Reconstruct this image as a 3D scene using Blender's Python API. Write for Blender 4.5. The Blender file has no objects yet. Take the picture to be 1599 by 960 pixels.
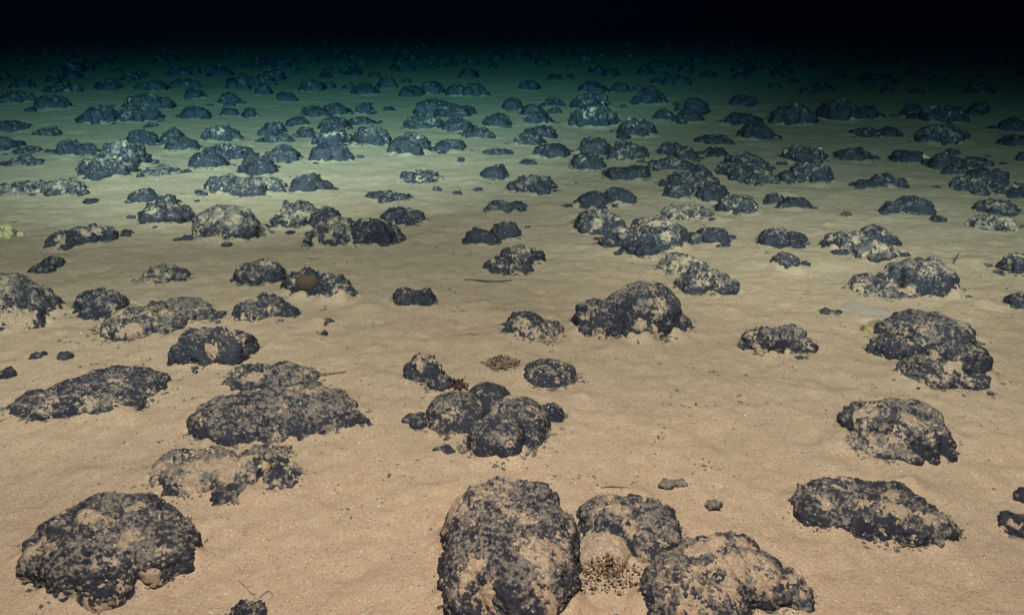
import bpy, math, random
import numpy as np
from mathutils import Vector

S = bpy.context.scene
COL = S.collection
random.seed(4)

# ------------------------------------------------------------------ camera
W_PX, H_PX = 1599.0, 960.0          # photograph's frame, used to read positions off it
F_PX = 1385.0                       # focal length in those pixels
HORIZON = 22.0
CAM_H = 0.62
PITCH = math.atan((H_PX / 2 - HORIZON) / F_PX)
cam_d = bpy.data.cameras.new('camera')
cam = bpy.data.objects.new('camera', cam_d)
COL.objects.link(cam)
cam_d.sensor_width = 36.0
cam_d.lens = 36.0 * F_PX / W_PX
cam_d.clip_start = 0.02
cam_d.clip_end = 400.0
cam.location = (0, 0, CAM_H)
cam.rotation_euler = (math.pi / 2 - PITCH, 0, 0)
S.camera = cam

# ------------------------------------------------------------------ deep water, no daylight
wd = bpy.data.worlds.new('World')
S.world = wd
wd.use_nodes = True
bg = wd.node_tree.nodes['Background']
bg.inputs['Color'].default_value = (0.10, 0.42, 0.70, 1)
bg.inputs['Strength'].default_value = 0.0032

# ------------------------------------------------------------------ the survey vehicle's lamps, above the camera
def spot(name, loc, target, watts, angle, blend, radius, colour=(1.0, 0.80, 0.785)):
    d = bpy.data.lights.new(name, 'SPOT')
    d.energy = watts
    d.color = colour
    d.spot_size = math.radians(angle)
    d.spot_blend = blend
    d.shadow_soft_size = radius
    o = bpy.data.objects.new(name, d)
    COL.objects.link(o)
    o.location = loc
    o.rotation_euler = (Vector(target) - Vector(loc)).to_track_quat('-Z', 'Y').to_euler()
    return o
spot('lamp_left', (-0.69, 0.10, 1.73), (-2.3, 14.5, 0.0), 3650, 62.4, 1.0, 0.05)
spot('lamp_right', (0.70, 0.10, 1.33), (1.15, 8.5, 0.0), 710, 68, 1.0, 0.05)
spot('lamp_near', (-0.03, 0.10, 1.77), (0.10, 4.2, 0.0), 430, 150, 1.0, 0.05)
spot('lamp_low_left', (-0.80, 0.10, 1.60), (-1.15, 2.3, 0.0), 150, 56, 1.0, 0.05)
spot('lamp_low_right', (0.80, 0.10, 1.40), (1.15, 2.0, 0.0), 78, 58, 1.0, 0.05)

S.view_settings.view_transform = 'Standard'
S.view_settings.look = 'None'
S.view_settings.gamma = 1.0
S.view_settings.exposure = 0.0
S.render.engine = 'CYCLES'
cy = S.cycles
cy.use_denoising = True
try:
    cy.denoiser = 'OPENIMAGEDENOISE'
except Exception:
    pass
cy.max_bounces = 5
cy.diffuse_bounces = 2
cy.glossy_bounces = 2
cy.volume_bounces = 1
cy.sample_clamp_indirect = 3.0

# ------------------------------------------------------------------ noise
def _h(ix, iy, iz, seed):
    n = (ix.astype(np.uint32) * np.uint32(374761393) + iy.astype(np.uint32) * np.uint32(668265263)
         + iz.astype(np.uint32) * np.uint32(2147483647 & 0x5bd1e995) + np.uint32((seed * 974711 + 12345) & 0xffffffff))
    n ^= n >> np.uint32(13)
    n *= np.uint32(1274126177)
    n ^= n >> np.uint32(16)
    n *= np.uint32(2246822519)
    n ^= n >> np.uint32(15)
    return (n >> np.uint32(8)).astype(np.float32) * np.float32(1 / 16777216.0)

def vnoise(p, seed=0):
    """smooth value noise, 0..1, p is (N,3)"""
    q = np.empty_like(p)                          # turn the lattice so that it does not show
    q[:, 0] = .80 * p[:, 0] + .36 * p[:, 1] - .48 * p[:, 2]
    q[:, 1] = -.60 * p[:, 0] + .48 * p[:, 1] - .64 * p[:, 2]
    q[:, 2] = .80 * p[:, 1] + .60 * p[:, 2]
    f0 = np.floor(q)
    t = (q - f0).astype(np.float32)
    i = f0.astype(np.int64)
    t = t * t * t * (t * (t * 6 - 15) + 10)
    x, y, z = i[:, 0], i[:, 1], i[:, 2]
    tx, ty, tz = t[:, 0], t[:, 1], t[:, 2]
    def L(a, b, k): return a + (b - a) * k
    c00 = L(_h(x, y, z, seed), _h(x + 1, y, z, seed), tx)
    c10 = L(_h(x, y + 1, z, seed), _h(x + 1, y + 1, z, seed), tx)
    c01 = L(_h(x, y, z + 1, seed), _h(x + 1, y, z + 1, seed), tx)
    c11 = L(_h(x, y + 1, z + 1, seed), _h(x + 1, y + 1, z + 1, seed), tx)
    return L(L(c00, c10, ty), L(c01, c11, ty), tz)

def fbm(p, seed=0, octs=3, gain=.5):
    s, a, tot = 0, 1.0, 0.0
    for k in range(octs):
        s = s + a * vnoise(p * (2.03 ** k), seed + 17 * k)
        tot += a
        a *= gain
    return s / tot

def knobs(p, seed=0):
    """rounded bumps packed like a cauliflower: 1 on a knob's top, 0 in the cracks"""
    i = np.floor(p).astype(np.int64)
    fr = p - i
    best = np.full(len(p), 9.0)
    for dx in (-1, 0, 1):
        for dy in (-1, 0, 1):
            for dz in (-1, 0, 1):
                x, y, z = i[:, 0] + dx, i[:, 1] + dy, i[:, 2] + dz
                ex = dx + _h(x, y, z, seed) - fr[:, 0]
                ey = dy + _h(x, y, z, seed + 1) - fr[:, 1]
                ez = dz + _h(x, y, z, seed + 2) - fr[:, 2]
                r = .75 + .5 * _h(x, y, z, seed + 3)
                best = np.minimum(best, (ex * ex + ey * ey + ez * ez) / (r * r))
    return np.sqrt(np.clip(1 - best / .75, 0, 1))

# ------------------------------------------------------------------ materials
def mat(name):
    m = bpy.data.materials.new(name)
    m.use_nodes = True
    nt = m.node_tree
    return m, nt, nt.nodes['Principled BSDF']

def node(nt, kind, **kw):
    n = nt.nodes.new(kind)
    for k, v in kw.items():
        setattr(n, k, v)
    return n

def noise_node(nt, vec, scale, detail=3.0, rough=.55):
    n = node(nt, 'ShaderNodeTexNoise')
    n.inputs['Scale'].default_value = scale
    n.inputs['Detail'].default_value = detail
    n.inputs['Roughness'].default_value = rough
    nt.links.new(vec, n.inputs['Vector'])
    return n.outputs['Fac']

def ramp(nt, fac, stops):
    r = node(nt, 'ShaderNodeValToRGB')
    e = r.color_ramp.elements
    while len(e) < len(stops):
        e.new(.5)
    for el, (p, c) in zip(e, stops):
        el.position = p
        el.color = (*c, 1) if len(c) == 3 else c
    nt.links.new(fac, r.inputs[0])
    return r.outputs['Color']

def mix(nt, fac, a, b, blend='MIX'):
    m = node(nt, 'ShaderNodeMix', data_type='RGBA', blend_type=blend)
    for sock, v in ((m.inputs[0], fac), (m.inputs[6], a), (m.inputs[7], b)):
        if isinstance(v, (int, float)):
            sock.default_value = v
        elif isinstance(v, tuple):
            sock.default_value = (*v, 1)
        else:
            nt.links.new(v, sock)
    return m.outputs[2]

def math_(nt, op, a, b, clamp=False):
    m = node(nt, 'ShaderNodeMath', operation=op, use_clamp=clamp)
    for sock, v in ((m.inputs[0], a), (m.inputs[1], b)):
        if isinstance(v, (int, float)):
            sock.default_value = v
        else:
            nt.links.new(v, sock)
    return m.outputs[0]

def bump(nt, bsdf, height, strength, dist):
    b = node(nt, 'ShaderNodeBump')
    b.inputs['Strength'].default_value = strength
    b.inputs['Distance'].default_value = dist
    nt.links.new(height, b.inputs['Height'])
    nt.links.new(b.outputs[0], bsdf.inputs['Normal'])

SAND = (0.54, 0.32, 0.186)
def sand_material(name, tint, coarse, speck=0.0):
    m, nt, b = mat(name)
    g = node(nt, 'ShaderNodeNewGeometry').outputs['Position']
    big = noise_node(nt, g, 3.0, 4, .6)
    mott = noise_node(nt, g, 11.0, 4, .7)
    midn = noise_node(nt, g, 34.0, 4, .65)
    grain = noise_node(nt, g, 260.0, 3, .7)
    fleck = noise_node(nt, g, 420.0, 2, .6)
    c = mix(nt, ramp(nt, big, [(.32, (0, 0, 0)), (.7, (1, 1, 1))]), tint, tuple(k * f for k, f in zip(tint, (.84, .90, .95))))
    c = mix(nt, ramp(nt, mott, [(.42, (0, 0, 0)), (.68, (.8, .8, .8))]), c, tuple(k * f for k, f in zip(tint, (.76, .80, .80))))
    c = mix(nt, ramp(nt, midn, [(.38, (0, 0, 0)), (.66, (.85, .85, .85))]), c, tuple(k * f for k, f in zip(tint, (.80, .78, .76))))
    c = mix(nt, ramp(nt, grain, [(.30, (.9, .9, .9)), (.47, (0, 0, 0))]), c, tuple(k * .42 for k in tint))
    c = mix(nt, ramp(nt, fleck, [(.60, (0, 0, 0)), (.72, (.8, .8, .8))]), c, (.72, .62, .47))
    if speck:
        sp = noise_node(nt, g, 330.0, 3, .75)
        c = mix(nt, ramp(nt, sp, [(.38, (speck,) * 3), (.56, (0, 0, 0))]), c, (.045, .037, .036))
    nt.links.new(c, b.inputs['Base Color'])
    b.inputs['Roughness'].default_value = .95
    b.inputs['Specular IOR Level'].default_value = .15
    hgt = math_(nt, 'ADD', math_(nt, 'MULTIPLY', midn, 1.4), math_(nt, 'MULTIPLY', grain, .8))
    bump(nt, b, hgt, .55, coarse)
    return m

M_SAND = sand_material('seabed_mud', SAND, .006)
M_DRAPE = sand_material('settled_mud', tuple(k * f for k, f in zip(SAND, (.93, .95, .96))), .004, .42)

def rock_material(name, dark, dark2, dust):
    m, nt, b = mat(name)
    g = node(nt, 'ShaderNodeNewGeometry').outputs['Position']
    at = node(nt, 'ShaderNodeAttribute', attribute_name='dust').outputs['Fac']
    n1 = noise_node(nt, g, 380.0, 3, .75)
    n2 = noise_node(nt, g, 75.0, 3, .6)
    n3 = noise_node(nt, g, 16.0, 3, .6)
    v = math_(nt, 'ADD', at, math_(nt, 'MULTIPLY', math_(nt, 'SUBTRACT', n1, .5), 2.3))
    v = math_(nt, 'ADD', v, math_(nt, 'MULTIPLY', math_(nt, 'SUBTRACT', n2, .5), .6))
    tone = noise_node(nt, g, 230.0, 3, .75)
    base = mix(nt, ramp(nt, n3, [(.35, (0, 0, 0)), (.65, (1, 1, 1))]), dark, dark2)
    silt = mix(nt, ramp(nt, tone, [(.36, (0, 0, 0)), (.62, (1, 1, 1))]), tuple(k * .34 for k in dust), dust)
    c = mix(nt, ramp(nt, v, [(.30, (0, 0, 0)), (.60, (.45, .45, .45)), (.88, (1, 1, 1))]), base, silt)
    pale = noise_node(nt, g, 260.0, 1, .5)
    c = mix(nt, ramp(nt, pale, [(.70, (0, 0, 0)), (.76, (.85, .85, .85))]), c, (.62, .55, .46))
    nt.links.new(c, b.inputs['Base Color'])
    b.inputs['Roughness'].default_value = .62
    b.inputs['Specular IOR Level'].default_value = .35
    bump(nt, b, math_(nt, 'ADD', n1, n2), .8, .004)
    return m

M_ROCK = rock_material('manganese_crust', (.018, .0145, .0215), (.040, .033, .038), (.32, .222, .160))
M_BROWN = rock_material('brown_crust', (.055, .030, .016), (.12, .065, .03), (.28, .19, .11))

def plain_material(name, a, bcol, scale, rough=.8):
    m, nt, b = mat(name)
    g = node(nt, 'ShaderNodeNewGeometry').outputs['Position']
    n = noise_node(nt, g, scale, 4, .65)
    nt.links.new(ramp(nt, n, [(.3, a), (.7, bcol)]), b.inputs['Base Color'])
    b.inputs['Roughness'].default_value = rough
    bump(nt, b, n, .6, .003)
    return m

M_SPONGE = plain_material('yellow_sponge', (.26, .17, .06), (.58, .41, .20), 140)
M_PALE = plain_material('pale_tube', (.45, .40, .34), (.85, .82, .76), 90, .5)
M_TWIG = plain_material('dark_thread', (.05, .035, .025), (.14, .10, .07), 150)
M_THREAD = plain_material('muddy_thread', (.13, .085, .055), (.30, .20, .13), 150)
M_RED = plain_material('reddish_shred', (.035, .012, .010), (.11, .042, .03), 120)
M_GREY = plain_material('grey_mud', (.33, .22, .155), (.40, .262, .185), 60, .95)
M_OCHRE = plain_material('ochre_stone', (.12, .065, .025), (.40, .25, .10), 110)
M_FLECK = plain_material('shell_flecks', (.6, .55, .46), (.85, .82, .76), 60, .5)
M_SHARD = plain_material('brown_flakes', (.035, .020, .012), (.30, .18, .10), 150)
M_CRUMB = plain_material('dark_crumbs', (.035, .028, .024), (.20, .15, .10), 90)

# ------------------------------------------------------------------ reading places off the photograph
CP, SP = math.cos(PITCH), math.sin(PITCH)
def ray(u, v):
    x, y = (u - W_PX / 2) / F_PX, -(v - H_PX / 2) / F_PX
    return np.array((x, CP + y * SP, -SP + y * CP))

def ground_at(u, v):
    d = ray(u, v)
    k = CAM_H / -d[2]
    return d[0] * k, d[1] * k, k          # k is the depth along the lens axis

def swell(x, y):
    """long low swells of the seabed"""
    p = np.stack([np.atleast_1d(x) * .55, np.atleast_1d(y) * .55, np.zeros_like(np.atleast_1d(x)) + 3.3], 1)
    return (vnoise(p, 5) - .5) * .05 * np.clip((np.atleast_1d(y) - 1.0) / 3.0, 0, 1)

def solve_lobe(box, dr=.85):
    x0, y0, x1, y1 = box
    v = y1
    for _ in range(4):
        x, y, d = ground_at((x0 + x1) / 2, v)
        s = CAM_H / math.hypot(y, CAM_H)
        a = .5 * (x1 - x0) * d / F_PX
        Hm = (y1 - y0) * d / F_PX
        bs = min(dr * a * s, .42 * Hm)
        v = y1 - bs * F_PX / d
    b = bs / s
    c = math.sqrt(max((Hm - bs) ** 2 - bs ** 2, 1e-8)) / math.sqrt(1 - s * s)
    if x1 - x0 < 95:
        c *= .84
        a *= .97
    a *= .95
    b *= .94
    c *= .89
    c = min(max(c, .12 * a), 1.0 * a)
    return dict(x=x, y=y, z=float(swell(x, y)[0]), a=a, b=b, c=c, d=d, w=x1 - x0)

def patch_point(L, u, v):
    """where the sight line meets this lobe's ellipsoid"""
    d = ray(u, v)
    o = np.array((0, 0, CAM_H)) - np.array((L['x'], L['y'], L['z']))
    sc = np.array((L['a'], L['b'], L['c']))
    o, dd = o / sc, d / sc
    A, B, C = dd @ dd, o @ dd, o @ o - 1
    disc = B * B - A * C
    k = (-B - math.sqrt(disc)) / A if disc > 0 else -B / A
    return np.array((0, 0, CAM_H)) + d * k

# ------------------------------------------------------------------ mesh helpers
def new_mesh(name, verts, faces, material, smooth=True, dust=None):
    me = bpy.data.meshes.new(name)
    verts = np.asarray(verts, dtype=np.float32)
    faces = np.asarray(faces, dtype=np.int32)
    k = faces.shape[1]
    me.vertices.add(len(verts))
    me.vertices.foreach_set('co', verts.ravel())
    me.loops.add(len(faces) * k)
    me.loops.foreach_set('vertex_index', faces.ravel())
    me.polygons.add(len(faces))
    me.polygons.foreach_set('loop_start', np.arange(0, len(faces) * k, k, dtype=np.int32))
    me.polygons.foreach_set('loop_total', np.full(len(faces), k, dtype=np.int32))
    me.polygons.foreach_set('use_smooth', np.full(len(faces), smooth, dtype=bool))
    if dust is not None:
        at = me.attributes.new('dust', 'FLOAT', 'POINT')
        at.data.foreach_set('value', np.asarray(dust, dtype=np.float32))
    me.materials.append(material)
    me.update(calc_edges=True)
    return me

def link(name, me, loc=(0, 0, 0), parent=None, **props):
    o = bpy.data.objects.new(name, me)
    COL.objects.link(o)
    o.location = loc
    if parent is not None:
        o.parent = parent
    for k, v in props.items():
        o[k] = v
    return o

def lobe_surface(L, seed, s, step=2.4, knob=1.0, lump=1.0, patches=(), pexp=2.1, low=106.0, ragged=1.0):
    rnd = random.Random(seed * 7 + 1)
    small = L['w'] < 95
    if L['w'] > 130:
        lump *= .68
    pexp = pexp + rnd.uniform(-.15, .25)
    ragged = ragged * (1.15 if small else .6)
    nzk, lowk = rnd.uniform(.35, 1.0), rnd.uniform(.1, .9)
    """one lobe of a nodule: rock vertices, mud vertices, faces, mud mask, dust"""
    a, b, c = L['a'], L['b'], L['c']
    px = L['d'] / F_PX
    st = step * px
    nphi = int(np.clip(2 * math.pi * math.sqrt((a * a + b * b) / 2) / st, 12, 420))
    nth = int(np.clip(1.25 * (math.sqrt(a * b) + c) / st, 6, 130))
    th = np.linspace(0.0, math.radians(low), nth)
    th[0] = .004
    ph = np.linspace(0, 2 * math.pi, nphi, endpoint=False)
    T, PH = np.meshgrid(th, ph, indexing='ij')
    T, PH = T.ravel(), PH.ravel()
    d = np.stack([np.sin(T) * np.cos(PH), np.sin(T) * np.sin(PH), np.cos(T)], 1)
    r = (np.abs(d) ** pexp).sum(1) ** (-1 / pexp)
    P = d * r[:, None] * np.array((a, b, c))
    rim = np.stack([np.cos(PH), np.sin(PH), np.zeros_like(PH)], 1)
    rw = 1 + ragged * np.sin(T) ** 2 * (.50 * (vnoise(rim * 1.3 + seed * 3.1, seed + 20) - .5) + .30 * (vnoise(rim * 3.0, seed + 21) - .5))
    P[:, :2] *= rw[:, None]
    n = P / np.array((a * a, b * b, c * c))
    n /= np.linalg.norm(n, axis=1)[:, None]
    wp = P + np.array((L['x'], L['y'], L['z'])) + seed * 1.37
    size = (a + b + c) / 3
    base = P * np.array((1.0, 1.0, 1.0)) + n * (lump * size * (.26 * (vnoise(wp / (.85 * size), seed) - .5) + .20 * (vnoise(wp / (.38 * size), seed + 1) - .5)
                                         + (.26 if small else .14) * (vnoise(wp / (.18 * size), seed + 7) - .5)))[:, None]
    cell = max(.0072, 4.6 * px)
    amp = cell * (.95 if small else .80) * knob
    warp = np.stack([vnoise(wp / (cell * 1.7), seed + 11), vnoise(wp / (cell * 1.7), seed + 12), vnoise(wp / (cell * 1.7), seed + 13)], 1)
    fine = vnoise(wp / (cell * .34), seed + 3)
    kb = .50 * knobs(wp / cell + warp, seed + 2) + .75 * fine + .60 * (vnoise(wp / (cell * 2.6), seed + 4) - .35)
    rock = base + n * ((kb - .45) * amp)[:, None]
    fld = (vnoise(wp / (.42 * size), seed + 5) - .5) * 2.3 + (vnoise(wp / (cell * .8), seed + 10) - .5) * 1.5
    t = .26 + (s - .5) * 1.5 + fld * .80 + (n[:, 2] - .60) * nzk + lowk * .6 * np.clip(1 - P[:, 2] / (.4 * c), 0, 1)
    t = t - (.38 if L['d'] > 3.0 else 0)
    cap = 1.15
    t = np.minimum(t, .75 + .3 * (t - .75))
    for (pp, rad) in patches:
        q = np.linalg.norm(base + np.array((L['x'], L['y'], L['z'])) - pp, axis=1) / rad
        q += (vnoise(wp / (rad * .5), seed + 8) - .5) * .7 + (fine - .5) * .35
        k = np.clip(1.25 - q, 0, 1)
        k = k * k * (3 - 2 * k)
        t = np.maximum(t, t + 1.7 * k)
    t = np.minimum(t, cap + .25 * np.maximum(t - cap, 0))
    mud = base + n * ((t - .45 + .10 * vnoise(wp / (cell * .5), seed + 9)) * amp)[:, None]
    diff = t - kb
    gr = vnoise(wp / (cell * .42), seed + 14) + .7 * vnoise(wp / (cell * .8), seed + 15) - .85
    G3 = rock.reshape(nth, nphi, 3)                   # mud settles on ledges, not on steep faces
    dp = np.roll(G3, -1, 1) - np.roll(G3, 1, 1)
    dt = np.gradient(G3, axis=0)
    nn = np.cross(dt, dp)
    nn /= np.linalg.norm(nn, axis=2)[:, :, None] + 1e-12
    up = .55 * n[:, 2] + .45 * nn[:, :, 2].ravel()
    dust = .51 + .22 * diff + 1.25 * np.clip(up - .62, -.6, .16) + 1.5 * gr + .8 * (vnoise(wp / (.33 * size), seed + 16) - .5) + .9 * (s - .42)
    dust += rnd.uniform(-.14, .12)
    dust = np.clip(dust + .34 * lowk * np.clip(1 - P[:, 2] / (.4 * c), 0, 1) - (.44 if L['w'] < 60 else .13 if L['w'] < 95 else 0), -.5, 1.4)
    i = np.arange(nth - 1)[:, None] * nphi
    j = np.arange(nphi)[None, :]
    j2 = (j + 1) % nphi
    f = np.stack([(i + j), (i + nphi + j), (i + nphi + j2), (i + j2)], 2).reshape(-1, 4)
    off = np.array((L['x'], L['y'], L['z']))
    return rock + off, mud + off, f, diff, dust

LOBES = []           # every lobe, for the mud banked against it
GROUP = 'manganese nodules strewn over the seabed'
COUNT = [0]

def nodule(boxes, s, label, knob=1.0, lump=1.0, patches=(), dr=1.05, material=None, name='nodule', cat='nodule',
           group=GROUP, drape=True, pexp=2.1, ragged=1.0):
    COUNT[0] += 1
    seed = COUNT[0] * 31
    if not isinstance(boxes[0], (tuple, list)):
        boxes = [boxes]
    Ls = [solve_lobe(b[:4], dr) for b in boxes]
    pts = []
    for (u, v, rr) in patches:
        best = min(range(len(Ls)), key=lambda q: (abs(u - (boxes[q][0] + boxes[q][2]) / 2) / (boxes[q][2] - boxes[q][0])
                                                  + abs(v - (boxes[q][1] + boxes[q][3]) / 2) / (boxes[q][3] - boxes[q][1])))
        pts.append((patch_point(Ls[best], u, v), rr * Ls[best]['d'] / F_PX))
    o0 = np.array((np.mean([l['x'] for l in Ls]), np.mean([l['y'] for l in Ls]), np.mean([l['z'] for l in Ls])))
    props = dict(label=label, category=cat)
    if group:
        props['group'] = group
    root = None
    if len(Ls) > 1 or (drape and Ls[0]['w'] > 56):
        root = link(name, None, tuple(o0), None, **props)
    for k, (L, b) in enumerate(zip(Ls, boxes)):
        LOBES.append(L)
        w = L['w']
        step = 2.1 if w > 140 else (2.3 if w > 60 else 2.8)
        rock, mud, f, diff, dust = lobe_surface(L, seed + 5 * k, b[4] if len(b) > 4 else s, step, knob, lump, pts, pexp=pexp, ragged=ragged)
        me = new_mesh(name, rock - o0, f, material or M_ROCK, True, dust)
        if root is None:
            return link(name, me, tuple(o0), None, **props)
        lump_ob = link('lump', me, (0, 0, 0), root)
        if drape and w > 56:
            fk = f[(diff[f] > -.10).any(axis=1)]
            if len(fk):
                drape_pieces(mud - o0, fk, lump_ob, (9.0 if w > 60 else 7.0) * L['d'] / F_PX)
    return root

def drape_pieces(V, F, parent, big):
    """each patch of mud wide enough to tell apart is a mesh of its own, the specks are joined"""
    lab = np.arange(len(V))
    while True:                                   # flood the smallest index over each patch
        m = lab[F].min(axis=1)
        new = lab.copy()
        for k in range(4):
            np.minimum.at(new, F[:, k], m)
        new = new[new]
        if (new == lab).all():
            break
        lab = new
    fl = lab[F[:, 0]]
    ids, inv = np.unique(fl, return_inverse=True)
    cen = V[F].mean(axis=1)
    specks = []
    for q in range(len(ids)):
        sel = inv == q
        c = cen[sel]
        if sel.sum() > 6 and (c.max(0) - c.min(0)).max() > big:
            put_faces('mud_patch', V, F[sel], parent)
        else:
            specks.append(F[sel])
    if specks:
        put_faces('mud_specks', V, np.concatenate(specks), parent, kind='stuff')

def put_faces(name, V, F, parent, **props):
    used = np.unique(F)
    rm = np.zeros(len(V), dtype=np.int64)
    rm[used] = np.arange(len(used))
    link(name, new_mesh(name, V[used], rm[F], M_DRAPE), (0, 0, 0), parent, **props)

# ------------------------------------------------------------------ the nodules, front to back
N = nodule
N([(54, 772, 292, 932), (165, 794, 306, 914)], .47, 'largest rounded dark nodule at front left, dusty top and black shaded left side', patches=[(235, 900, 16), (140, 812, 20), (195, 850, 12), (110, 800, 18), (210, 795, 16)])
N([(696, 750, 890, 905), (690, 810, 905, 985), (740, 768, 908, 925), (686, 790, 830, 985)], .50, 'big blocky nodule cut by the bottom edge, round tan mud spot in its middle', pexp=2.4, lump=.9, ragged=.7, patches=[(820, 836, 27), (745, 893, 24), (722, 795, 22), (770, 925, 22), (770, 850, 14), (850, 950, 26)])
N([(905, 772, 1000, 860), (950, 772, 1050, 850), (970, 800, 1066, 872)], .52, 'patchy nodule beside the big blocky one, behind the smooth tan dome', dr=1.35, patches=[(985, 832, 18), (965, 800, 12), (925, 835, 16)])
N([(1000, 856, 1170, 1010), (1050, 832, 1222, 960), (1150, 886, 1262, 956)], .60, 'large dusty nodule cut by the bottom edge, dark face on its left', dr=1.5, patches=[(1105, 855, 34), (1145, 890, 24), (1185, 918, 22), (1160, 850, 18)])
N([(1236, 748, 1410, 832), (1300, 755, 1460, 850), (1370, 785, 1488, 856)], .40, 'long low dark nodule slanting down to the right at the lower right', patches=[(1400, 800, 16)])
N([(1310, 622, 1400, 690), (1332, 619, 1474, 708), (1318, 665, 1440, 723, .62), (1390, 650, 1482, 722)], .45, 'lumpy nodule with a pale twig against its right side')
N([(1372, 486, 1515, 555), (1440, 525, 1545, 598), (1400, 548, 1538, 610), (1360, 515, 1430, 562)], .38, 'large ridged nodule with a tan mud band across it, beside a small yellow stone', patches=[(1430, 552, 16), (1460, 562, 15), (1490, 575, 15)])
N([(1322, 428, 1430, 466), (1375, 400, 1490, 464)], .38, 'broad dark nodule just behind the bare grey mud patch', patches=[(1420, 455, 14)])
N([(1158, 506, 1222, 555), (1195, 503, 1267, 550)], .55, 'patchy half buried nodule alone on open mud, left of the ridged one')
N([(895, 452, 990, 526), (935, 436, 1068, 527), (1030, 455, 1080, 520, .7)], .45, 'large knobbly oval nodule in mid picture with a black left end', patches=[(935, 518, 10), (975, 452, 16), (1000, 505, 10)])
N([(1022, 394, 1105, 428, .68), (1055, 415, 1148, 460)], .45, 'roof shaped nodule touching the back right of the knobbly oval one')
N([(940, 345, 1005, 388), (975, 337, 1072, 388), (975, 370, 1028, 399)], .45, 'wide three humped nodule in front of the black twin lumped one')
N((892, 318, 968, 360), .48, 'grey dusty nodule tucked between the black twin lump and the three humped one')
N([(897, 288, 952, 321), (938, 280, 988, 317, .2)], .32, 'black twin lumped nodule with a smooth brownish right lump', knob=.7, dr=.7)
N([(1083, 350, 1118, 376), (1098, 345, 1141, 379)], .36, 'compact dark nodule right of the three humped one')
N([(1290, 352, 1358, 396), (1340, 350, 1400, 390), (1320, 375, 1403, 405, .6)], .40, 'spiky topped dark nodule with a pale mud lap on its front', patches=[(1372, 388, 12)])
N([(1185, 350, 1238, 385, .65), (1228, 358, 1260, 376, .3)], .6, 'dusty nodule with a small black lump at its right end')
N((1208, 390, 1250, 419), .52, 'little grey nodule below the dusty one with the black end')
N([(1563, 388, 1625, 432)], .40, 'dark nodule cut by the right edge at mid height')
N((1574, 455, 1612, 482), .72, 'nearly buried pale nodule at the right edge under the dark cut one')
N((1587, 762, 1618, 786), .40, 'small upper nodule of the pair cut by the lower right edge')
N((1570, 803, 1628, 842), .45, 'lower nodule of the pair cut by the lower right edge')
N([(780, 482, 852, 526, .35), (795, 498, 884, 533, .62)], .5, 'nodule with a round tan spot, in open mud above the central cluster', patches=[(820, 511, 13)])
N([(632, 550, 690, 596), (664, 583, 708, 614, .7)], .50, 'fuzzy grey nodule at the upper left of the central cluster')
N((720, 577, 808, 658), .30, 'smooth black egg shaped nodule in the middle of the central cluster', knob=.55, lump=.35, ragged=.3)
N([(812, 553, 902, 609)], .40, 'dark oval nodule at the upper right of the central cluster', knob=.55, lump=.35, ragged=.3)
N([(663, 610, 764, 677), (640, 642, 676, 668, .6)], .42, 'dark nodule at the left of the central cluster with a thin tail', knob=.55, lump=.35, ragged=.3)
N((752, 609, 860, 698), .32, 'dark domed nodule at the right of the central cluster', knob=.55, lump=.35, ragged=.3, patches=[(800, 620, 14)])
N([(726, 640, 828, 723), (790, 660, 854, 706)], .36, 'lowest nodule of the central cluster, nearest the camera', knob=.55, lump=.35, ragged=.3)
N((842, 628, 882, 662), .50, 'smallest brown tinged nodule at the right end of the central cluster')
N([(294, 606, 470, 691), (350, 597, 556, 690), (520, 638, 572, 670, .6)], .36, 'long dark humped nodule left of the central cluster')
N([(352, 570, 430, 606), (400, 568, 505, 612)], .50, 'curved grey nodule lying against the back of the long humped one', patches=[(400, 592, 14)])
N([(243, 700, 372, 776), (350, 705, 420, 770, .75), (385, 694, 458, 724), (415, 722, 472, 764), (338, 755, 388, 789), (388, 762, 428, 786)], .62, 'low broken nodule almost drowned in mud, in front of the long humped one', dr=2.4, patches=[(355, 735, 30), (363, 777, 9), (300, 760, 16)])
N([(18, 602, 160, 659), (75, 575, 256, 651)], .34, 'long black nodule at the left, rising to its rounded right end')
N([(273, 505, 360, 568), (300, 502, 392, 568)], .33, 'round nodule with a bare black top and dusty front, mid left', patches=[(335, 545, 16)])
N([(155, 478, 265, 531), (215, 460, 325, 516), (310, 482, 345, 502)], .57, 'broad flat greyish nodule behind the round black topped one', dr=1.5)
N([(115, 446, 198, 498)], .46, 'rounded dark nodule touching the left end of the broad flat greyish one')
N([(-45, 425, 55, 475), (-30, 440, 98, 516)], .44, 'large nodule cut by the left edge with a tan mud lip in front', patches=[(25, 500, 26)])
N([(75, 354, 132, 388), (102, 347, 176, 382)], .45, 'two humped dark nodule right of the yellow sponge at the left edge')
N([(64, 399, 97, 416), (50, 408, 82, 424)], .58, 'small grey pair of lumps in one nodule below the two humped one')
N((222, 412, 294, 441), .48, 'low oval nodule on bare mud above the broad flat greyish one')
N([(367, 398, 447, 443)], .42, 'dark nodule just left of the one with the rusty hollow')
N([(367, 458, 450, 498), (430, 470, 466, 494)], .42, 'oval speckled nodule in front of and left of the rusty hollowed one')
HN = N([(444, 412, 515, 466), (485, 404, 556, 470)], .38, 'round dark nodule with a rusty brown hollow in its left side')
N([(640, 438, 681, 476, .40), (612, 444, 655, 474, .72)], .5, 'half buried nodule alone on mud right of the rusty hollowed one')
N([(425, 308, 500, 354), (485, 312, 535, 352)], .50, 'knobbly pale dusted nodule touching the back of the widest black centred one')
N([(478, 332, 560, 382, .55), (540, 328, 626, 382, .3)], .45, 'widest nodule of the mid left clump, black at its centre')
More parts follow.
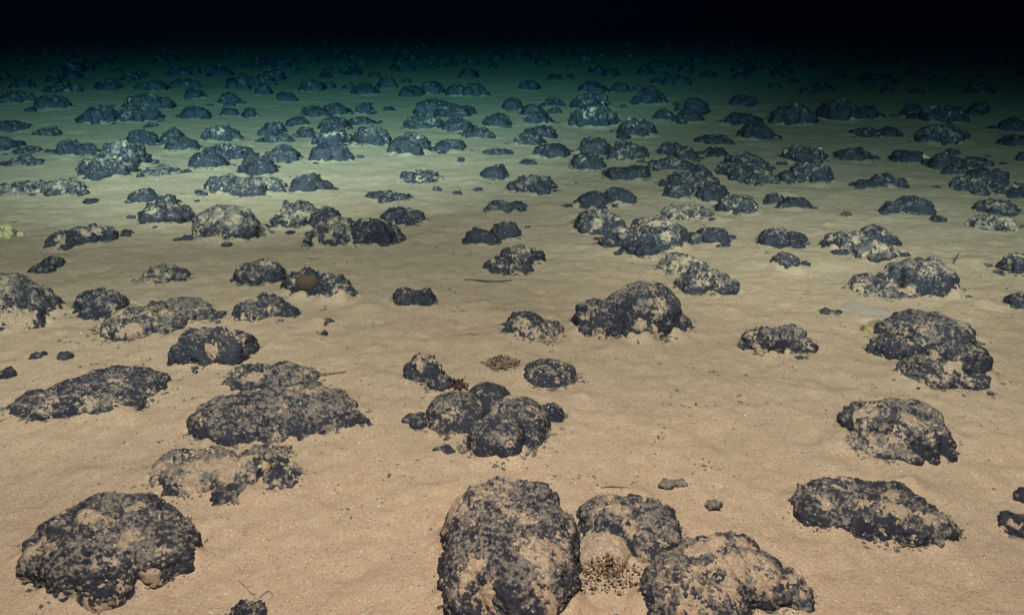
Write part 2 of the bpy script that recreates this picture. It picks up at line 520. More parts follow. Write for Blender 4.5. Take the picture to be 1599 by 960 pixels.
N([(598, 308, 640, 344), (610, 320, 664, 346)], .46, 'grey wedge nodule behind the right end of the black centred one')
N([(307, 316, 412, 373)], .53, 'steep knobbly dome nodule, pale with mud, left of the mid left clump')
N([(205, 290, 248, 314), (245, 297, 278, 322), (220, 308, 302, 349)], .44, 'nodule of three lumps trailing up to the left, mid left')
N([(727, 340, 772, 378), (760, 337, 816, 370)], .34, 'flat topped nodule with a sheer black left front', dr=.6)
N([(765, 388, 830, 427), (780, 377, 844, 415)], .38, 'pyramid like dark nodule behind a thin twig on the mud')
N((755, 308, 802, 329), .63, 'faint mud covered nodule above the flat topped black fronted one')
N((590, 296, 640, 311), .68, 'thin flat pale nodule above the grey wedge')
N([(633, 266, 692, 284)], .62, 'flat grey nodule on the clean mud slope, upper middle')
N([(750, 256, 794, 278)], .46, 'small bowed nodule right of the flat grey one')
N([(798, 268, 863, 301)], .44, 'well rounded nodule standing alone left of the black twin lump')
N([(453, 268, 512, 297)], .40, 'dark compact nodule behind the knobbly pale dusted one')
N([(372, 244, 428, 274)], .52, 'dusty nodule on top of the low wide one, upper left')
N([(322, 270, 390, 301), (365, 272, 447, 304)], .52, 'low wide rubbly nodule above the steep knobbly dome')
N((418, 228, 471, 256), .55, 'pale speckled nodule left of the black fronted block')
N([(297, 238, 352, 266), (318, 222, 384, 252)], .38, 'dark slanting nodule between the tall dark mound and the speckled one')
N((222, 262, 276, 276), .70, 'faint flat nodule right of the tall dark mound')
N([(122, 238, 206, 281), (150, 216, 234, 264)], .42, 'tall dark mound nodule, biggest in the upper left')
N([(85, 207, 128, 241), (108, 222, 156, 240)], .46, 'nodule with a long low right end behind the tall dark mound')
N((200, 194, 242, 223), .45, 'small dark nodule right behind the tall dark mound')
N([(250, 200, 290, 224), (262, 190, 280, 206), (258, 212, 314, 236)], .44, 'ragged nodule with a peaked top, upper left')
N([(317, 193, 381, 219)], .42, 'lens shaped dark nodule right of the ragged peaked one')
N([(5, 284, 88, 303, .6), (68, 279, 133, 304, .5)], .56, 'long low strip of nodule near the left edge above the yellow sponge')
N((20, 225, 63, 237), .50, 'thin dark flat nodule near the left edge, upper of two')
N((5, 243, 60, 257), .68, 'thin pale flat nodule near the left edge, lower of two')
N((-14, 203, 20, 229), .46, 'nodule cut by the left edge, level with the tall dark mound top')
N((55, 194, 97, 210), .52, 'bluish flat nodule left of the small far nodules, upper left')
N((-10, 186, 38, 203), .48, 'nodule cut by the left edge in the greenish dim zone')
N([(486, 196, 552, 228)], .46, 'dusty nodule standing right behind the black fronted block')
N([(484, 213, 525, 255, .15), (505, 218, 552, 254, .65)], .4, 'block shaped nodule with a black left face and pale right side')
N([(550, 193, 613, 231)], .44, 'dark slanted nodule between the black fronted block and the round dome')
N([(611, 206, 676, 246)], .40, 'round dome nodule, darkest of the upper middle row')
N([(683, 217, 730, 241)], .42, 'small ball like nodule right of the round dome')
N((722, 203, 770, 218), .50, 'flat dark nodule above and right of the small ball like one')
N((408, 186, 448, 208), .45, 'upper of two small stacked nodules left of the dusty backed block')
N((413, 204, 457, 223), .52, 'lower of two small stacked nodules left of the dusty backed block')
N((463, 196, 492, 213), .55, 'small smooth grey nodule left of the dusty backed block')
N([(755, 236, 772, 243), (768, 237, 792, 244)], .60, 'thin broken nodule, two slivers on the mud, upper middle')
N([(834, 222, 884, 248)], .32, 'peaked black nodule left of the stacked pair, upper middle right')
N((803, 207, 848, 230), .62, 'pale nodule just behind the peaked black one')
N((820, 196, 872, 218), .48, 'dark nodule behind the pale one, upper middle right')
N([(900, 213, 952, 242)], .50, 'rear nodule of the stacked pair right of the peaked black one')
N([(888, 234, 946, 266)], .52, 'front nodule of the stacked pair right of the peaked black one')
N([(948, 217, 1010, 252)], .42, 'dark oval nodule touching the stacked pair on its right', patches=[(971, 246, 6)])
N([(943, 258, 985, 281), (965, 256, 1018, 280)], .47, 'low rough nodule behind the black twin lump')
N([(1012, 245, 1076, 263)], .48, 'flat shield like nodule right of the dark oval one')
N([(1025, 219, 1070, 243), (1050, 225, 1088, 249)], .56, 'pale greenish nodule behind the flat shield like one')
N([(1040, 262, 1122, 296, .40), (1072, 255, 1110, 280, .4), (1034, 284, 1086, 306, .7), (1088, 280, 1138, 312, .5)], .48, 'big ragged dark nodule right of the black twin lump')
N([(1122, 298, 1184, 334)], .42, 'pointed nodule in front right of the big ragged one')
N([(1035, 318, 1106, 341)], .64, 'faint flat rubbly nodule in front of the big ragged one')
N([(1130, 232, 1192, 263)], .50, 'rear nodule of three piled at upper right')
N([(1120, 250, 1205, 276)], .50, 'middle nodule of three piled at upper right')
N([(1145, 268, 1214, 286)], .52, 'lowest flat nodule of three piled at upper right')
N([(1218, 304, 1262, 326, .3), (1196, 299, 1226, 317, .55)], .4, 'flat purplish black nodule on clean mud, upper right')
N([(1215, 216, 1292, 251)], .58, 'broad greenish dusted nodule behind the dark peaked one, upper right', patches=[(1240, 246, 6)])
N([(1217, 262, 1242, 279), (1230, 250, 1300, 283)], .36, 'dark peaked nodule with a small lump at its left, upper right')
N([(1302, 219, 1362, 246)], .34, 'smooth bluish black nodule left of the yellow tipped one', knob=.6)
N([(1390, 224, 1440, 249)], .36, 'black rubble like nodule holding a yellow sponge on its right')
N((1450, 230, 1496, 259), .42, 'dark pitted nodule right of the yellow sponge, upper right')
N((1500, 238, 1547, 256), .55, 'smooth flat greyish nodule near the right edge, upper right')
N((1477, 252, 1510, 269), .48, 'small nodule between the pitted and the smooth flat one, upper right')
N([(1338, 278, 1368, 294, .25), (1358, 267, 1402, 291, .5)], .42, 'black and tan two part nodule on bare mud, right')
N([(1483, 272, 1562, 302), (1518, 257, 1574, 285), (1530, 284, 1612, 304)], .40, 'long dark heap nodule running to the right edge')
N([(1375, 312, 1420, 336, .7), (1395, 306, 1450, 335)], .52, 'dusty nodule with a dark right end below the two part one, right')
N([(1530, 313, 1592, 336)], .45, 'upper nodule of two stacked near the right edge')
N([(1519, 334, 1592, 362)], .58, 'lower paler nodule of two stacked near the right edge')
N([(1090, 205, 1140, 222)], .50, 'flat dim nodule left of the ragged dark pair, upper right')
N((1097, 227, 1134, 240), .52, 'little flat nodule behind the three piled ones')
N((358, 940, 412, 978), .70, 'grey nodule just showing at the bottom edge, right of the largest one')
# dimmer nodules where the lamplight gives out
N([(960, 180, 1024, 211)], .48, 'pale nodule at the right foot of the big dim mound')
N([(888, 160, 964, 198)], .40, 'big dim mound nodule standing out in the green distance')
N([(892, 147, 958, 174)], .38, 'dark nodule right behind the big dim mound')
N([(815, 160, 848, 181)], .42, 'small dark nodule at the back left of the slanting dim one')
N([(818, 172, 860, 195)], .40, 'slanting dim nodule left of the big dim mound')
N([(755, 176, 802, 199)], .50, 'dim nodule with a small dark peak left of the slanting one')
N([(632, 177, 692, 201)], .44, 'dim oval nodule above the round dome')
N([(688, 185, 738, 206)], .52, 'pale dim nodule right of the oval one above the round dome')
N([(548, 180, 586, 192)], .56, 'small pale dim nodule under the blue grey one')
N([(555, 152, 584, 174)], .44, 'blue grey round nodule in the dim zone, middle')
N([(495, 178, 545, 201)], .50, 'dim nodule behind the dusty backed block')
N([(445, 177, 484, 193)], .42, 'dark lens nodule in the dim zone left of middle')
N([(1155, 182, 1202, 213)], .42, 'right nodule of the ragged dark pair, upper right')
N([(1130, 172, 1182, 195)], .36, 'left nodule of the ragged dark pair, upper right')
N([(1205, 156, 1264, 193)], .34, 'dark steep nodule left of the far dark dome')
N([(1280, 150, 1340, 188)], .30, 'far dark dome nodule, tallest at right in the dim zone')
N([(1325, 193, 1378, 209)], .45, 'flat dim nodule in front of the far dark dome')
N([(1430, 184, 1510, 220)], .36, 'big nearly black nodule at right where the light ends')
N([(1558, 180, 1612, 202)], .40, 'nearly black nodule cut by the right edge')
N([(1563, 203, 1606, 223)], .40, 'nearly black nodule by the right edge, just below the cut one')
N([(132, 156, 188, 191)], .42, 'dim rounded nodule left of the ragged far pair, upper left')
N([(180, 164, 252, 188)], .42, 'wide dim nodule touching the rounded one, upper left')
N([(-8, 147, 50, 168)], .36, 'dim dark nodule cut by the left edge in the green distance')
N([(62, 152, 110, 175)], .44, 'round dim nodule near the left edge in the green distance')
ANCHORS = [((912, 180), 'big dim mound'), ((1310, 170), 'far dark dome'), ((160, 174), 'rounded dim nodule at upper left'), ((86, 164), 'round dim nodule near the left edge'),
           ((570, 164), 'blue grey round nodule'), ((662, 189), 'dim oval nodule over the round dome'), ((1235, 175), 'dark steep nodule'), ((1470, 202), 'big nearly black nodule'),
           ((465, 185), 'dark lens nodule left of middle'), ((350, 205), 'lens shaped nodule'), ((215, 176), 'wide dim nodule at upper left'), ((838, 184), 'slanting dim nodule'),
           ((778, 188), 'dim nodule with a small dark peak'), ((1155, 184), 'left nodule of the ragged dark pair'), ((21, 158), 'dim nodule cut by the left edge'), ((925, 160), 'nodule behind the big dim mound'),
           ((990, 195), 'pale nodule at the foot of the big mound'), ((1350, 201), 'flat nodule before the far dark dome'), ((1585, 213), 'nearly black nodule by the right edge')]
TAKEN = set()
def far_label(bx):
    """the place of a dim nodule against the clearest neighbour"""
    u, v = (bx[0] + bx[2]) / 2, (bx[1] + bx[3]) / 2
    for (q, nm) in sorted(ANCHORS, key=lambda k: math.hypot(u - k[0][0], 2.5 * (v - k[0][1]))):
        dx, dy = u - q[0], 2.5 * (v - q[1])
        side = 'left' if dx < 0 else 'right'
        dep = 'behind' if dy < 0 else 'before'
        if abs(dx) < .4 * abs(dy):
            t = 'dim nodule straight %s the %s' % (dep, nm)
        elif abs(dy) < .4 * abs(dx):
            t = 'dim nodule level with and %s of the %s' % (side, nm)
        else:
            t = 'dim nodule %s and %s of the %s' % (dep, side, nm)
        if t not in TAKEN:
            TAKEN.add(t)
            return t
FARG = 'dim nodules crowded below the black water'
for bx in [(70, 138, 130, 150), (285, 160, 326, 182), (340, 140, 376, 162), (345, 163, 372, 176), (152, 128, 190, 145), (232, 126, 262, 146),
           (195, 150, 262, 172), (290, 138, 322, 155), (270, 124, 312, 140), (378, 158, 402, 178), (398, 126, 424, 148), (22, 122, 52, 141),
           (507, 154, 546, 176), (470, 158, 512, 178), (430, 140, 462, 156), (620, 132, 662, 149), (657, 122, 692, 146), (697, 122, 728, 149),
           (722, 126, 762, 150), (650, 148, 702, 177), (680, 158, 740, 183), (785, 150, 816, 172), (850, 155, 882, 168), (856, 169, 876, 178),
           (810, 124, 842, 141), (985, 140, 1042, 168), (1020, 170, 1052, 187), (1052, 170, 1092, 190), (1060, 148, 1104, 180), (1335, 163, 1372, 185),
           (1374, 192, 1406, 209), (1404, 160, 1442, 183), (1440, 162, 1504, 190), (1514, 154, 1544, 178), (1588, 228, 1612, 247), (548, 128, 590, 146),
           (590, 118, 622, 138), (470, 122, 506, 142), (905, 126, 946, 145), (955, 128, 985, 146), (1140, 150, 1182, 168), (40, 172, 56, 178), (597, 163, 616, 170)]:
    N(bx, random.uniform(.30, .42), far_label(bx), group=FARG)



# ------------------------------------------------------------------ more nodules fading out, copied from a few
def merge_far(n, y0, y1, wmin, wmax, seed):
    rng = random.Random(seed)
    out = []
    while len(out) < n:
        y = math.sqrt(rng.uniform(y0 * y0, y1 * y1))
        x = rng.uniform(-.66, .66) * y
        w = wmin * (wmax / wmin) ** rng.random()
        if all((x - l['x']) ** 2 + (y - l['y']) ** 2 > (.8 * (w / 2 + l['a'])) ** 2 for l in LOBES) and all((x - q[0]) ** 2 + (y - q[1]) ** 2 > (.45 * (w + q[2])) ** 2 for q in out):
            out.append((x, y, w))
    return out

def generic_lobes(k, res):
    rng = random.Random(100 + k)
    V, Fc, D, o = [], [], [], 0
    for q in range(rng.choice((1, 2, 2, 3))):
        L = dict(x=rng.uniform(-.35, .35) if q else 0.0, y=rng.uniform(-.3, .3) if q else 0.0, z=0.0, a=.5 * (rng.uniform(.5, .8) if q else 1),
                 b=.42 * (rng.uniform(.5, .8) if q else 1), c=rng.uniform(.22, .40) * (.9 if not q else .8), d=res, w=10)
        rock, mud, f, diff, dust = lobe_surface(L, 700 + 9 * k + q, rng.uniform(.3, .5), 2.0, 1.0, 1.0)
        V.append(rock); Fc.append(f + o); D.append(dust); o += len(rock)
    return np.concatenate(V), np.concatenate(Fc), np.concatenate(D)

TINYL = 'one of the tiniest dim nodules, farthest off where the lamplight dies'
TINYG = 'tiniest nodules where the lamplight dies'
protos = []
for k in range(8):
    v, f, d = generic_lobes(k, 45.0)
    protos.append(new_mesh('nodule', v, f, M_ROCK, True, d))
first = None
for i, (x, y, w) in enumerate(merge_far(72, 7.5, 13.5, .09, .26, 3)):
    if first is None:
        first = link('nodule', protos[0], (x, y, 0), None, label=TINYL, category='nodule', group=TINYG)
        o = first
    else:
        o = first.copy()
        o.data = protos[i % 8]
        COL.objects.link(o)
    o.location = (x, y, float(swell(x, y)[0]))
    o.rotation_euler = (0, 0, random.uniform(0, 6.28))
    o.scale = (w, w, w * random.uniform(.8, 1.15))
V, Fc, D, off = [], [], [], 0
for i, (x, y, w) in enumerate(merge_far(420, 7.5, 20.0, .06, .17, 8)):
    v, f, d = generic_lobes(i % 23, 170.0)
    a = random.uniform(0, 6.28)
    R = np.array(((math.cos(a), -math.sin(a), 0), (math.sin(a), math.cos(a), 0), (0, 0, 1)))
    V.append((v @ R.T) * w + np.array((x, y, float(swell(x, y)[0])))); Fc.append(f + off); D.append(d); off += len(v)
link('far_nodules', new_mesh('far_nodules', np.concatenate(V), np.concatenate(Fc), M_ROCK, True, np.concatenate(D)), (0, 0, 0), None,
     kind='stuff', label='mass of tiny far nodules fading into the black water', category='nodules')

def rubble():
    rg = random.Random(77)
    frag = [generic_lobes(50 + k, 150.0) for k in range(10)]
    V, Fc, D, off = [], [], [], 0
    spots = []
    for L in LOBES:
        if L['d'] < 7 and L['w'] > 20:
            for _ in range(rg.choice((1, 2, 2, 3, 4))):
                a, e = rg.uniform(0, 6.28), rg.uniform(1.02, 1.7)
                spots.append((L['x'] + L['a'] * e * math.cos(a), L['y'] + max(L['b'], .6 * L['a']) * e * math.sin(a), L['d']))
    for _ in range(45):
        y = 2.4 * (7.0 / 2.4) ** rg.random()
        spots.append((rg.uniform(-.6, .6) * y, y, y))
    for (x, y, d) in spots:
        v, f, du = frag[rg.randrange(10)]
        near = d < 2.4
        if near and rg.random() < .45:
            continue
        w = (.55 if near else 1.0) * rg.uniform(.007, .017) * (1 + 1.3 * rg.random() ** 4) * max(d, .9) ** .55
        a = rg.uniform(0, 6.28)
        R = np.array(((math.cos(a), -math.sin(a), 0), (math.sin(a), math.cos(a), 0), (0, 0, .8)))
        V.append((v @ R.T) * w + np.array((x, y, float(swell(x, y)[0]) - .002))); Fc.append(f + off); D.append(du + (.55 if near else .2)); off += len(v)
    link('rubble', new_mesh('rubble', np.concatenate(V), np.concatenate(Fc), M_ROCK, True, np.concatenate(D)), (0, 0, 0), None,
         kind='stuff', label='small half buried crust fragments scattered among the nodules', category='rubble')
rubble()

# ------------------------------------------------------------------ seabed
def seabed_height(x, y):
    near = np.clip(1.6 - y / 4.5, 0, 1)
    p = np.stack([x, y, np.zeros_like(x)], 1)
    z = swell(x, y).astype(np.float64)
    z += (fbm(p * 7.0, 41, 3) - .5) * .016
    z += (fbm(p * 20.0, 44, 2) - .5) * .0055 * near
    z += (fbm(p * 45.0, 42, 3, .6) - .5) * .0065 * near
    z += (vnoise(p * 190.0, 43) - .5) * .0016 * near
    return z

ys = [-1.2]
while ys[-1] < 62:
    y = ys[-1]
    ys.append(y + (.05 if y < .55 else (.0054 * y + .0004 if y < 14 else .05 * y)))
ys = np.array(ys)
NX = 470
us = np.linspace(-1, 1, NX)
us = np.sign(us) * (.78 * np.abs(us) + .22 * np.abs(us) ** 5)
GX = us[None, :] * (.95 * np.maximum(ys, .25)[:, None] + .30)
GY = np.repeat(ys[:, None], NX, 1)
GX, GY = GX.ravel(), GY.ravel()
GZ = seabed_height(GX, GY)
pn = np.stack([GX, GY, np.zeros_like(GX)], 1)
rag = vnoise(pn * 26.0, 77) + .9 * vnoise(pn * 75.0, 78) - .95
bank = np.zeros_like(GZ)
for L in LOBES:                                   # mud banked up against each nodule
    i0, i1 = np.searchsorted(ys, (L['y'] - 2.2 * L['b'] - .01, L['y'] + 2.2 * L['b'] + .01))
    sl = slice(i0 * NX, max(i1, i0 + 1) * NX)
    e = np.sqrt(((GX[sl] - L['x']) / L['a']) ** 2 + ((GY[sl] - L['y']) / max(L['b'], .3 * L['a'])) ** 2)
    m = e < 2.0
    g = np.exp(-np.clip(e - .95, 0, None) ** 2 / .085)
    bank[sl] = np.where(m, np.maximum(bank[sl], L['c'] * (.12 + .32 * rag[sl]) * g), bank[sl])
for _ in range(150):                              # little burrow mounds and pits
    by = .9 * (5.0 / .9) ** random.random()
    bx, br = random.uniform(-.6, .6) * by, random.uniform(.008, .028) * by ** .3
    i0, i1 = np.searchsorted(ys, (by - 2 * br, by + 2 * br))
    sl = slice(i0 * NX, max(i1, i0 + 1) * NX)
    q = ((GX[sl] - bx) ** 2 + (GY[sl] - by) ** 2) / (br * br)
    bank[sl] += random.choice((-.16, .22, .30)) * br * np.exp(-q) * (1 + .8 * rag[sl])
GZ += bank
ny = len(ys)
i = np.arange(ny - 1)[:, None] * NX
j = np.arange(NX - 1)[None, :]
gf = np.stack([i + j, i + j + 1, i + NX + j + 1, i + NX + j], 2).reshape(-1, 4)
seabed = link('seabed', new_mesh('seabed', np.stack([GX, GY, GZ], 1), gf, M_SAND), (0, 0, 0), None, kind='structure',
              label='tan mud seabed fading to green and black', category='seabed')

def ground_z(x, y):
    x, y = np.atleast_1d(np.asarray(x, float)), np.atleast_1d(np.asarray(y, float))
    return seabed_height(x, y)

# ------------------------------------------------------------------ crumbs and flecks (nobody could count them)
OCT = np.array(((1, 0, 0), (-1, 0, 0), (0, 1, 0), (0, -1, 0), (0, 0, 1), (0, 0, -1)), float)
OCF = np.array(((0, 2, 4), (2, 1, 4), (1, 3, 4), (3, 0, 4), (2, 0, 5), (1, 2, 5), (3, 1, 5), (0, 3, 5)))
def bits(name, pts, material, label, seed):
    rng = np.random.default_rng(seed)
    n = len(pts)
    x, y, r = pts[:, 0], pts[:, 1], pts[:, 2]
    z = seabed_height(x, y)
    v = OCT[None] * (r[:, None, None] * rng.uniform(.5, 1.3, (n, 6, 1)))
    ang = rng.uniform(0, 6.28, n)
    ca, sa = np.cos(ang)[:, None], np.sin(ang)[:, None]
    st = rng.uniform(.7, 1.9, n)[:, None]
    vx, vy = v[:, :, 0] * st, v[:, :, 1]
    v = np.stack([vx * ca - vy * sa + x[:, None], vx * sa + vy * ca + y[:, None], v[:, :, 2] * .6 + z[:, None] + pts[:, 3][:, None]], 2)
    f = (OCF[None] + (np.arange(n) * 6)[:, None, None]).reshape(-1, 3)
    return link(name, new_mesh(name, v.reshape(-1, 3), f, material, False), (0, 0, 0), None, kind='stuff', label=label, category='crumbs')

rng = np.random.default_rng(5)
P = []
for L in LOBES:
    if L['d'] > 4.5:
        continue
    for _ in range(int(36 + L['w'] * .95)):
        a = rng.uniform(0, 6.28)
        e = .98 + abs(rng.normal(0, .17))
        P.append((L['x'] + L['a'] * e * math.cos(a), L['y'] + L['b'] * e * math.sin(a), rng.uniform(.0011, .0026) * (1 + 1.6 * rng.random() ** 4) * (L['d'] / 1.6) ** .7, L['c'] * .13 * math.exp(-(e - .95) ** 2 / .07)))
for _ in range(1500):
    y = .9 * (5.5 / .9) ** rng.random()
    P.append((rng.uniform(-.62, .62) * y, y, rng.uniform(.0006, .0020) * (y ** .5), .0005))
for _ in range(130):                              # little trails and clusters of grit
    y = 1.0 * (4.6 / 1.0) ** rng.random()
    x = rng.uniform(-.6, .6) * y
    a, ln = rng.uniform(0, 6.28), rng.uniform(.006, .035)
    for _ in range(int(rng.integers(4, 13))):
        k = rng.normal() * ln
        P.append((x + k * math.cos(a) + rng.normal() * .004, y + k * math.sin(a) + rng.normal() * .004, rng.uniform(.0008, .0026) * (y ** .5), .0006))
bits('dark_crumbs', np.array(P), M_CRUMB, 'dark crumbs and grit scattered over the mud round the nodules', 6)
P = []
for _ in range(420):
    y = .9 * (4.0 / .9) ** rng.random()
    P.append((rng.uniform(-.62, .62) * y, y, rng.uniform(.0005, .0013) * (y ** .5), .0008))
bits('pale_flecks', np.array(P), M_FLECK, 'tiny white shell flecks sprinkled over the mud', 7)

# ------------------------------------------------------------------ small single things on the mud
def pebble(box, s, label, **kw):
    return nodule(box, s, label, name=kw.pop('name', 'pebble'), cat=kw.pop('cat', 'pebble'), group='small loose pebbles on the mud', drape=False, lump=1.5, ragged=1.4, **kw)
pebble([(1031, 750, 1050, 760), (1052, 750, 1070, 758)], 1.5, 'pale broken pebble on the mud behind the patchy nodule and tan dome')
pebble((1104, 783, 1122, 792), 1.2, 'grey pebble on the mud behind the large dusty bottom edge nodule')
pebble([(680, 695, 694, 707), (690, 697, 706, 708)], .5, 'brown crumb lying below the left of the central cluster')
pebble((92, 549, 113, 562), .35, 'black pebble behind the long black nodule at left')
pebble((48, 549, 72, 559), .6, 'flat faint pebble left of the black pebble at left')
pebble((-6, 574, 24, 588), .5, 'flat grey pebble at the left edge above the long black nodule')
pebble((502, 515, 510, 522), .1, 'tiny jet black pebble on open mud below the oval speckled nodule')
pebble((492, 496, 518, 506), .66, 'faint buried pebble just behind the tiny jet black one')
pebble((676, 290, 690, 296), .45, 'little dark pebble just in front of the flat grey nodule')
pebble((715, 250, 725, 255), .3, 'little black pebble left of the small bowed nodule')
pebble((1252, 405, 1264, 415), .3, 'black pebble right of the little grey nodule')
pebble((1454, 338, 1474, 346), .4, 'dark pebble between the two stacked right nodules and the dusty one')
pebble((1278, 482, 1310, 492), .66, 'faint crumbled pebble left of the bare grey mud patch')

nodule([(1345, 497, 1370, 522, .5), (1355, 496, 1384, 519, .8)], .5, 'small yellowish tan stone at the upper left foot of the ridged nodule', name='stone', cat='stone', group=None,
       material=M_OCHRE, drape=True, knob=.5)
nodule([(898, 820, 990, 896)], 1.6, 'smooth tan mud covered dome between the blocky and the patchy nodule', name='sediment_dome', cat='mud dome', group=None,
       material=M_SAND, knob=.5, lump=.4, ragged=.4, pexp=1.85, dr=1.4)

def clump(name, box, n, r_px, material, label, cat, spread=1.0, seed=1):
    """many small lumps grown together into one mesh"""
    rg = random.Random(seed)
    L0 = solve_lobe(box)
    V, Fc, D, o = [], [], [], 0
    o0 = np.array((L0['x'], L0['y'], L0['z']))
    for k in range(n):
        a, q = rg.uniform(0, 6.28), math.sqrt(rg.random()) * spread
        r = r_px * L0['d'] / F_PX * rg.uniform(.6, 1.25)
        h = L0['c'] * math.sqrt(max(0, 1 - q * q)) * rg.uniform(.5, 1)
        L = dict(x=L0['x'] + L0['a'] * q * math.cos(a), y=L0['y'] + L0['b'] * q * math.sin(a), z=L0['z'] + max(h - r, 0), a=r, b=r * rg.uniform(.5, 1),
                 c=r * rg.uniform(.7, 1.4), d=L0['d'], w=r_px * 2)
        rock, mud, f, diff, dust = lobe_surface(L, seed * 50 + k * 3, .3, 2.2, .7, 1.3, low=165)
        V.append(rock - o0); Fc.append(f + o); D.append(dust); o += len(rock)
    return link(name, new_mesh(name, np.concatenate(V), np.concatenate(Fc), material, True, np.concatenate(D)), tuple(o0), None, label=label, category=cat)

clump('sponge', (-22, 344, 36, 371), 26, 6.5, M_SPONGE, 'pale yellow knobbly sponge clump cut by the left edge', 'sponge', seed=3)
clump('sponge', (1430, 226, 1454, 248), 14, 5, M_SPONGE, 'dull yellow sponge on the right of the black rubble like nodule', 'sponge', seed=4)
def shards(name, box, n, r_px, material, label, cat, seed, flat=.35, lift=.004):
    """a heap of ragged little flakes, one mesh"""
    rg = np.random.default_rng(seed)
    L0 = solve_lobe(box)
    px = L0['d'] / F_PX
    V, Fc = [], []
    o0 = np.array((L0['x'], L0['y'], L0['z']))
    for k in range(n):
        a, q = rg.uniform(0, 6.28), rg.random() ** .75 * (1 + .15 * rg.normal())
        p = np.array((L0['a'] * q * math.cos(a), L0['b'] * q * math.sin(a), 0.0))
        p[2] = float(ground_z(L0['x'] + p[0], L0['y'] + p[1])[0]) - L0['z'] + lift + L0['c'] * max(0, 1 - q) * rg.uniform(.2, .9)
        m = rg.normal(size=(3, 3)); m, _ = np.linalg.qr(m)
        r = r_px * px * rg.uniform(.5, 1.5)
        v = OCT * rg.uniform(.45, 1.4, (6, 1)) * np.array((1.5, .8, flat))
        V.append((v * r) @ m + p); Fc.append(OCF + 6 * k)
    return link(name, new_mesh(name, np.concatenate(V), np.concatenate(Fc), material, False), tuple(o0), None, label=label, category=cat)

shards('brown_growth', (752, 548, 812, 578), 170, 3.4, M_SHARD, 'brown crumbly growth behind the egg shaped nodule of the cluster', 'growth', 5)
shards('brown_crumbs', (892, 850, 1004, 930), 230, 2.8, M_SHARD, 'dark brown crumbly skirt along the foot of the smooth tan dome', 'crumbs', 6)
shards('reddish_shred', (692, 590, 732, 612), 60, 4.2, M_RED, 'dark reddish shred between the grey and egg shaped cluster nodules', 'shred', 7)
HL = solve_lobe((444, 412, 515, 466))
hp = patch_point(HL, 478, 443)
hk = HL['d'] / F_PX
hr, hm, hf, hd, hu = lobe_surface(dict(x=hp[0], y=hp[1] + 6 * hk, z=hp[2], a=18 * hk, b=10 * hk, c=11 * hk, d=HL['d'], w=46), 4242, .3, 2.2, .7, .8, low=150, ragged=.5)
link('rusty_crust', new_mesh('rusty_crust', hr - np.array(HN.location), hf, M_BROWN, True, hu - .35), (0, 0, 0), HN, label='rusty brown crust')
clump('sprig', (1312, 320, 1332, 340), 9, 3, M_RED, 'small dark reddish sprig on clean mud, upper right', 'sprig', seed=9)

def tube(name, pts, r_px, material, label, cat, lift=1.0):
    """a thin thread along points (u, v, height in px)"""
    C3 = []
    for (u, v, hpx) in pts:
        x, y, d = ground_at(u, v)
        C3.append((x, y, float(ground_z(x, y)[0]) + (hpx + .6 * r_px) * d / F_PX))
    r = r_px * d / F_PX
    C3 = np.array(C3)
    t = np.linspace(0, len(C3) - 1, 6 * (len(C3) - 1) + 1)
    Pn = np.stack([np.interp(t, np.arange(len(C3)), C3[:, k]) for k in range(3)], 1)
    for _ in range(3):
        Pn[1:-1] = (Pn[:-2] + 2 * Pn[1:-1] + Pn[2:]) / 4
    o0 = Pn[0].copy()
    tg = np.gradient(Pn, axis=0)
    tg /= np.linalg.norm(tg, axis=1)[:, None] + 1e-9
    side = np.cross(tg, (0.31, 0.2, .93)); side /= np.linalg.norm(side, axis=1)[:, None] + 1e-9
    up = np.cross(side, tg)
    m, kk = len(Pn), 7
    V = []
    for q in range(m):
        rr = r * (1 - .55 * abs(q / (m - 1) - .45)) * random.uniform(.85, 1.15)
        for k in range(kk):
            a = 2 * math.pi * k / kk
            V.append(Pn[q] + side[q] * rr * math.cos(a) + up[q] * rr * math.sin(a) - o0)
    Fc = [(q * kk + k, q * kk + (k + 1) % kk, (q + 1) * kk + (k + 1) % kk, (q + 1) * kk + k) for q in range(m - 1) for k in range(kk)]
    return link(name, new_mesh(name, V, Fc, material), tuple(o0), None, label=label, category=cat)

tube('worm_tube', [(850, 660, 26), (852, 655, 12), (853, 653, 2)], 1.6, M_PALE, 'short upright white tube on the right of the central cluster', 'tube')
tube('twig', [(725, 434, 0), (745, 436, 1), (770, 438, 0), (800, 437, 1)], 1.5, M_TWIG, 'thin dark twig lying in front of the pyramid like nodule', 'twig')
tube('twig', [(1488, 412, 0), (1491, 408, 4), (1496, 404, 9)], 1.6, M_TWIG, 'short leaning dark stick right of the broad dark nodule', 'twig')
tube('twig', [(1455, 715, 2), (1462, 700, 4), (1475, 696, 3), (1492, 695, 1)], 2.4, M_DRAPE, 'pale muddy forked twig against the lumpy right nodule', 'twig')
tube('worm', [(372, 905, 0), (380, 912, 1), (390, 921, 0), (398, 927, 1)], 1.0, M_THREAD, 'thin dark worm thread on mud right of the largest nodule', 'worm')
tube('worm', [(402, 935, 0), (410, 926, 1), (420, 920, 1), (427, 927, 0), (420, 934, 0)], 1.0, M_THREAD, 'curled worm trace beside the thread, near the bottom edge', 'worm')
tube('twig', [(506, 588, 0), (520, 586, 1), (541, 582, 0)], 1.1, M_TWIG, 'very thin twig right of the curved grey nodule', 'twig')
tube('twig', [(938, 766, 0), (955, 764, 1), (978, 762, 0)], 1.1, M_TWIG, 'very thin twig behind the patchy nodule', 'twig')
tube('twig', [(-4, 664, 0), (8, 659, 1), (22, 655, 0)], 1.3, M_TWIG, 'thin twig at the left edge before the long black nodule', 'twig')
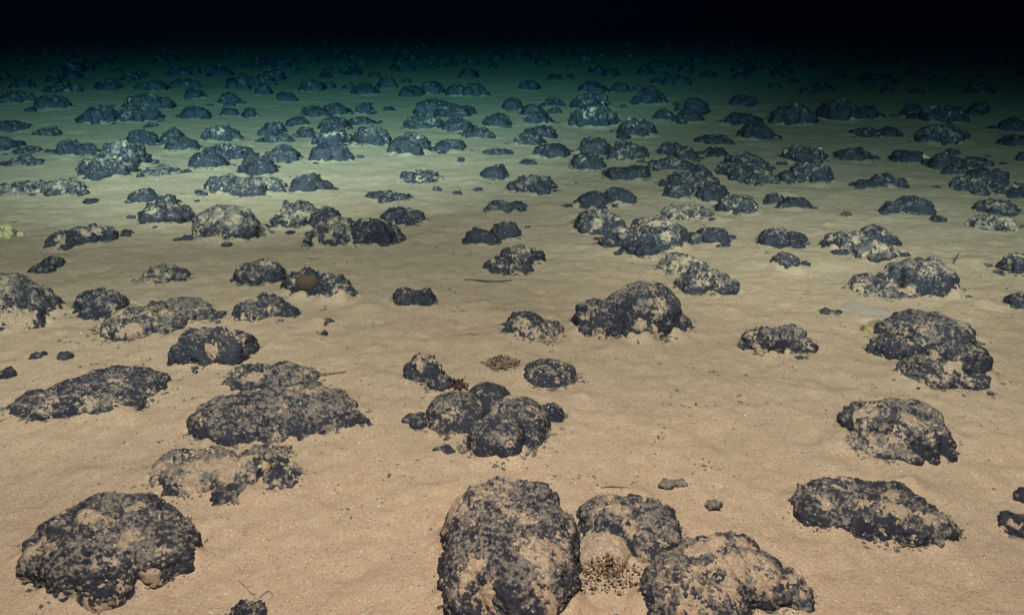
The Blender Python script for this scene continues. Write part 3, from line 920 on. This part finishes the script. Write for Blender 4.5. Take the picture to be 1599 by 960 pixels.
tube('twig', [(1010, 520, 0), (1035, 525, 1), (1060, 528, 2), (1078, 524, 0)], 1.4, M_TWIG, 'thin curved twig at the right foot of the knobbly oval nodule', 'twig')
tube('twig', [(158, 952, 0), (163, 944, 1), (170, 934, 0)], 1.4, M_TWIG, 'short twig at the foot of the largest rounded nodule', 'twig')

# the bare grey patch of mud: a low smooth shield
L0 = solve_lobe((1312, 476, 1402, 502), 1.0)
nr, na = 14, 64
V, Fc = [], []
for q in range(nr + 1):
    for k in range(na):
        a = 2 * math.pi * k / na
        e = (q / nr) * (1 + .18 * math.sin(3 * a + 1) + .10 * math.sin(5 * a))
        x, y = L0['a'] * e * math.cos(a), 2.0 * L0['a'] * e * math.sin(a)
        V.append((x, y, float(ground_z(x + L0['x'], y + L0['y'])[0]) * .4 + .012 * (1 - (q / nr) ** 3) - .004))
for q in range(nr):
    for k in range(na):
        Fc.append((q * na + k, q * na + (k + 1) % na, (q + 1) * na + (k + 1) % na, (q + 1) * na + k))
link('grey_patch', new_mesh('grey_patch', V, Fc, M_GREY), (L0['x'], L0['y'], L0['z']), None, label='bare smooth grey patch of mud in front of the broad dark nodule', category='mud patch')

# ------------------------------------------------------------------ sea water
hx0, hx1, hy0, hy1, hz0, hz1 = -75, 75, -12, 75, -1.2, 2.1
V = [(x, y, z) for z in (hz0, hz1) for y in (hy0, hy1) for x in (hx0, hx1)]
Fc = [(0, 2, 3, 1), (4, 5, 7, 6), (0, 1, 5, 4), (2, 6, 7, 3), (0, 4, 6, 2), (1, 3, 7, 5)]
mw = bpy.data.materials.new('sea_water')
mw.use_nodes = True
nt = mw.node_tree
nt.nodes.remove(nt.nodes['Principled BSDF'])
pv = nt.nodes.new('ShaderNodeVolumePrincipled')
pv.inputs['Density'].default_value = .142
pv.inputs['Color'].default_value = (.0007, .002, .004, 1)
pv.inputs['Absorption Color'].default_value = (.0001, .656, .865, 1)
pv.inputs['Anisotropy'].default_value = .3
nt.links.new(pv.outputs[0], nt.nodes['Material Output'].inputs['Volume'])
link('haze', new_mesh('haze', V, Fc, mw, False), (0, 0, 0), None, kind='stuff', label='clear sea water that swallows the lamplight', category='water')
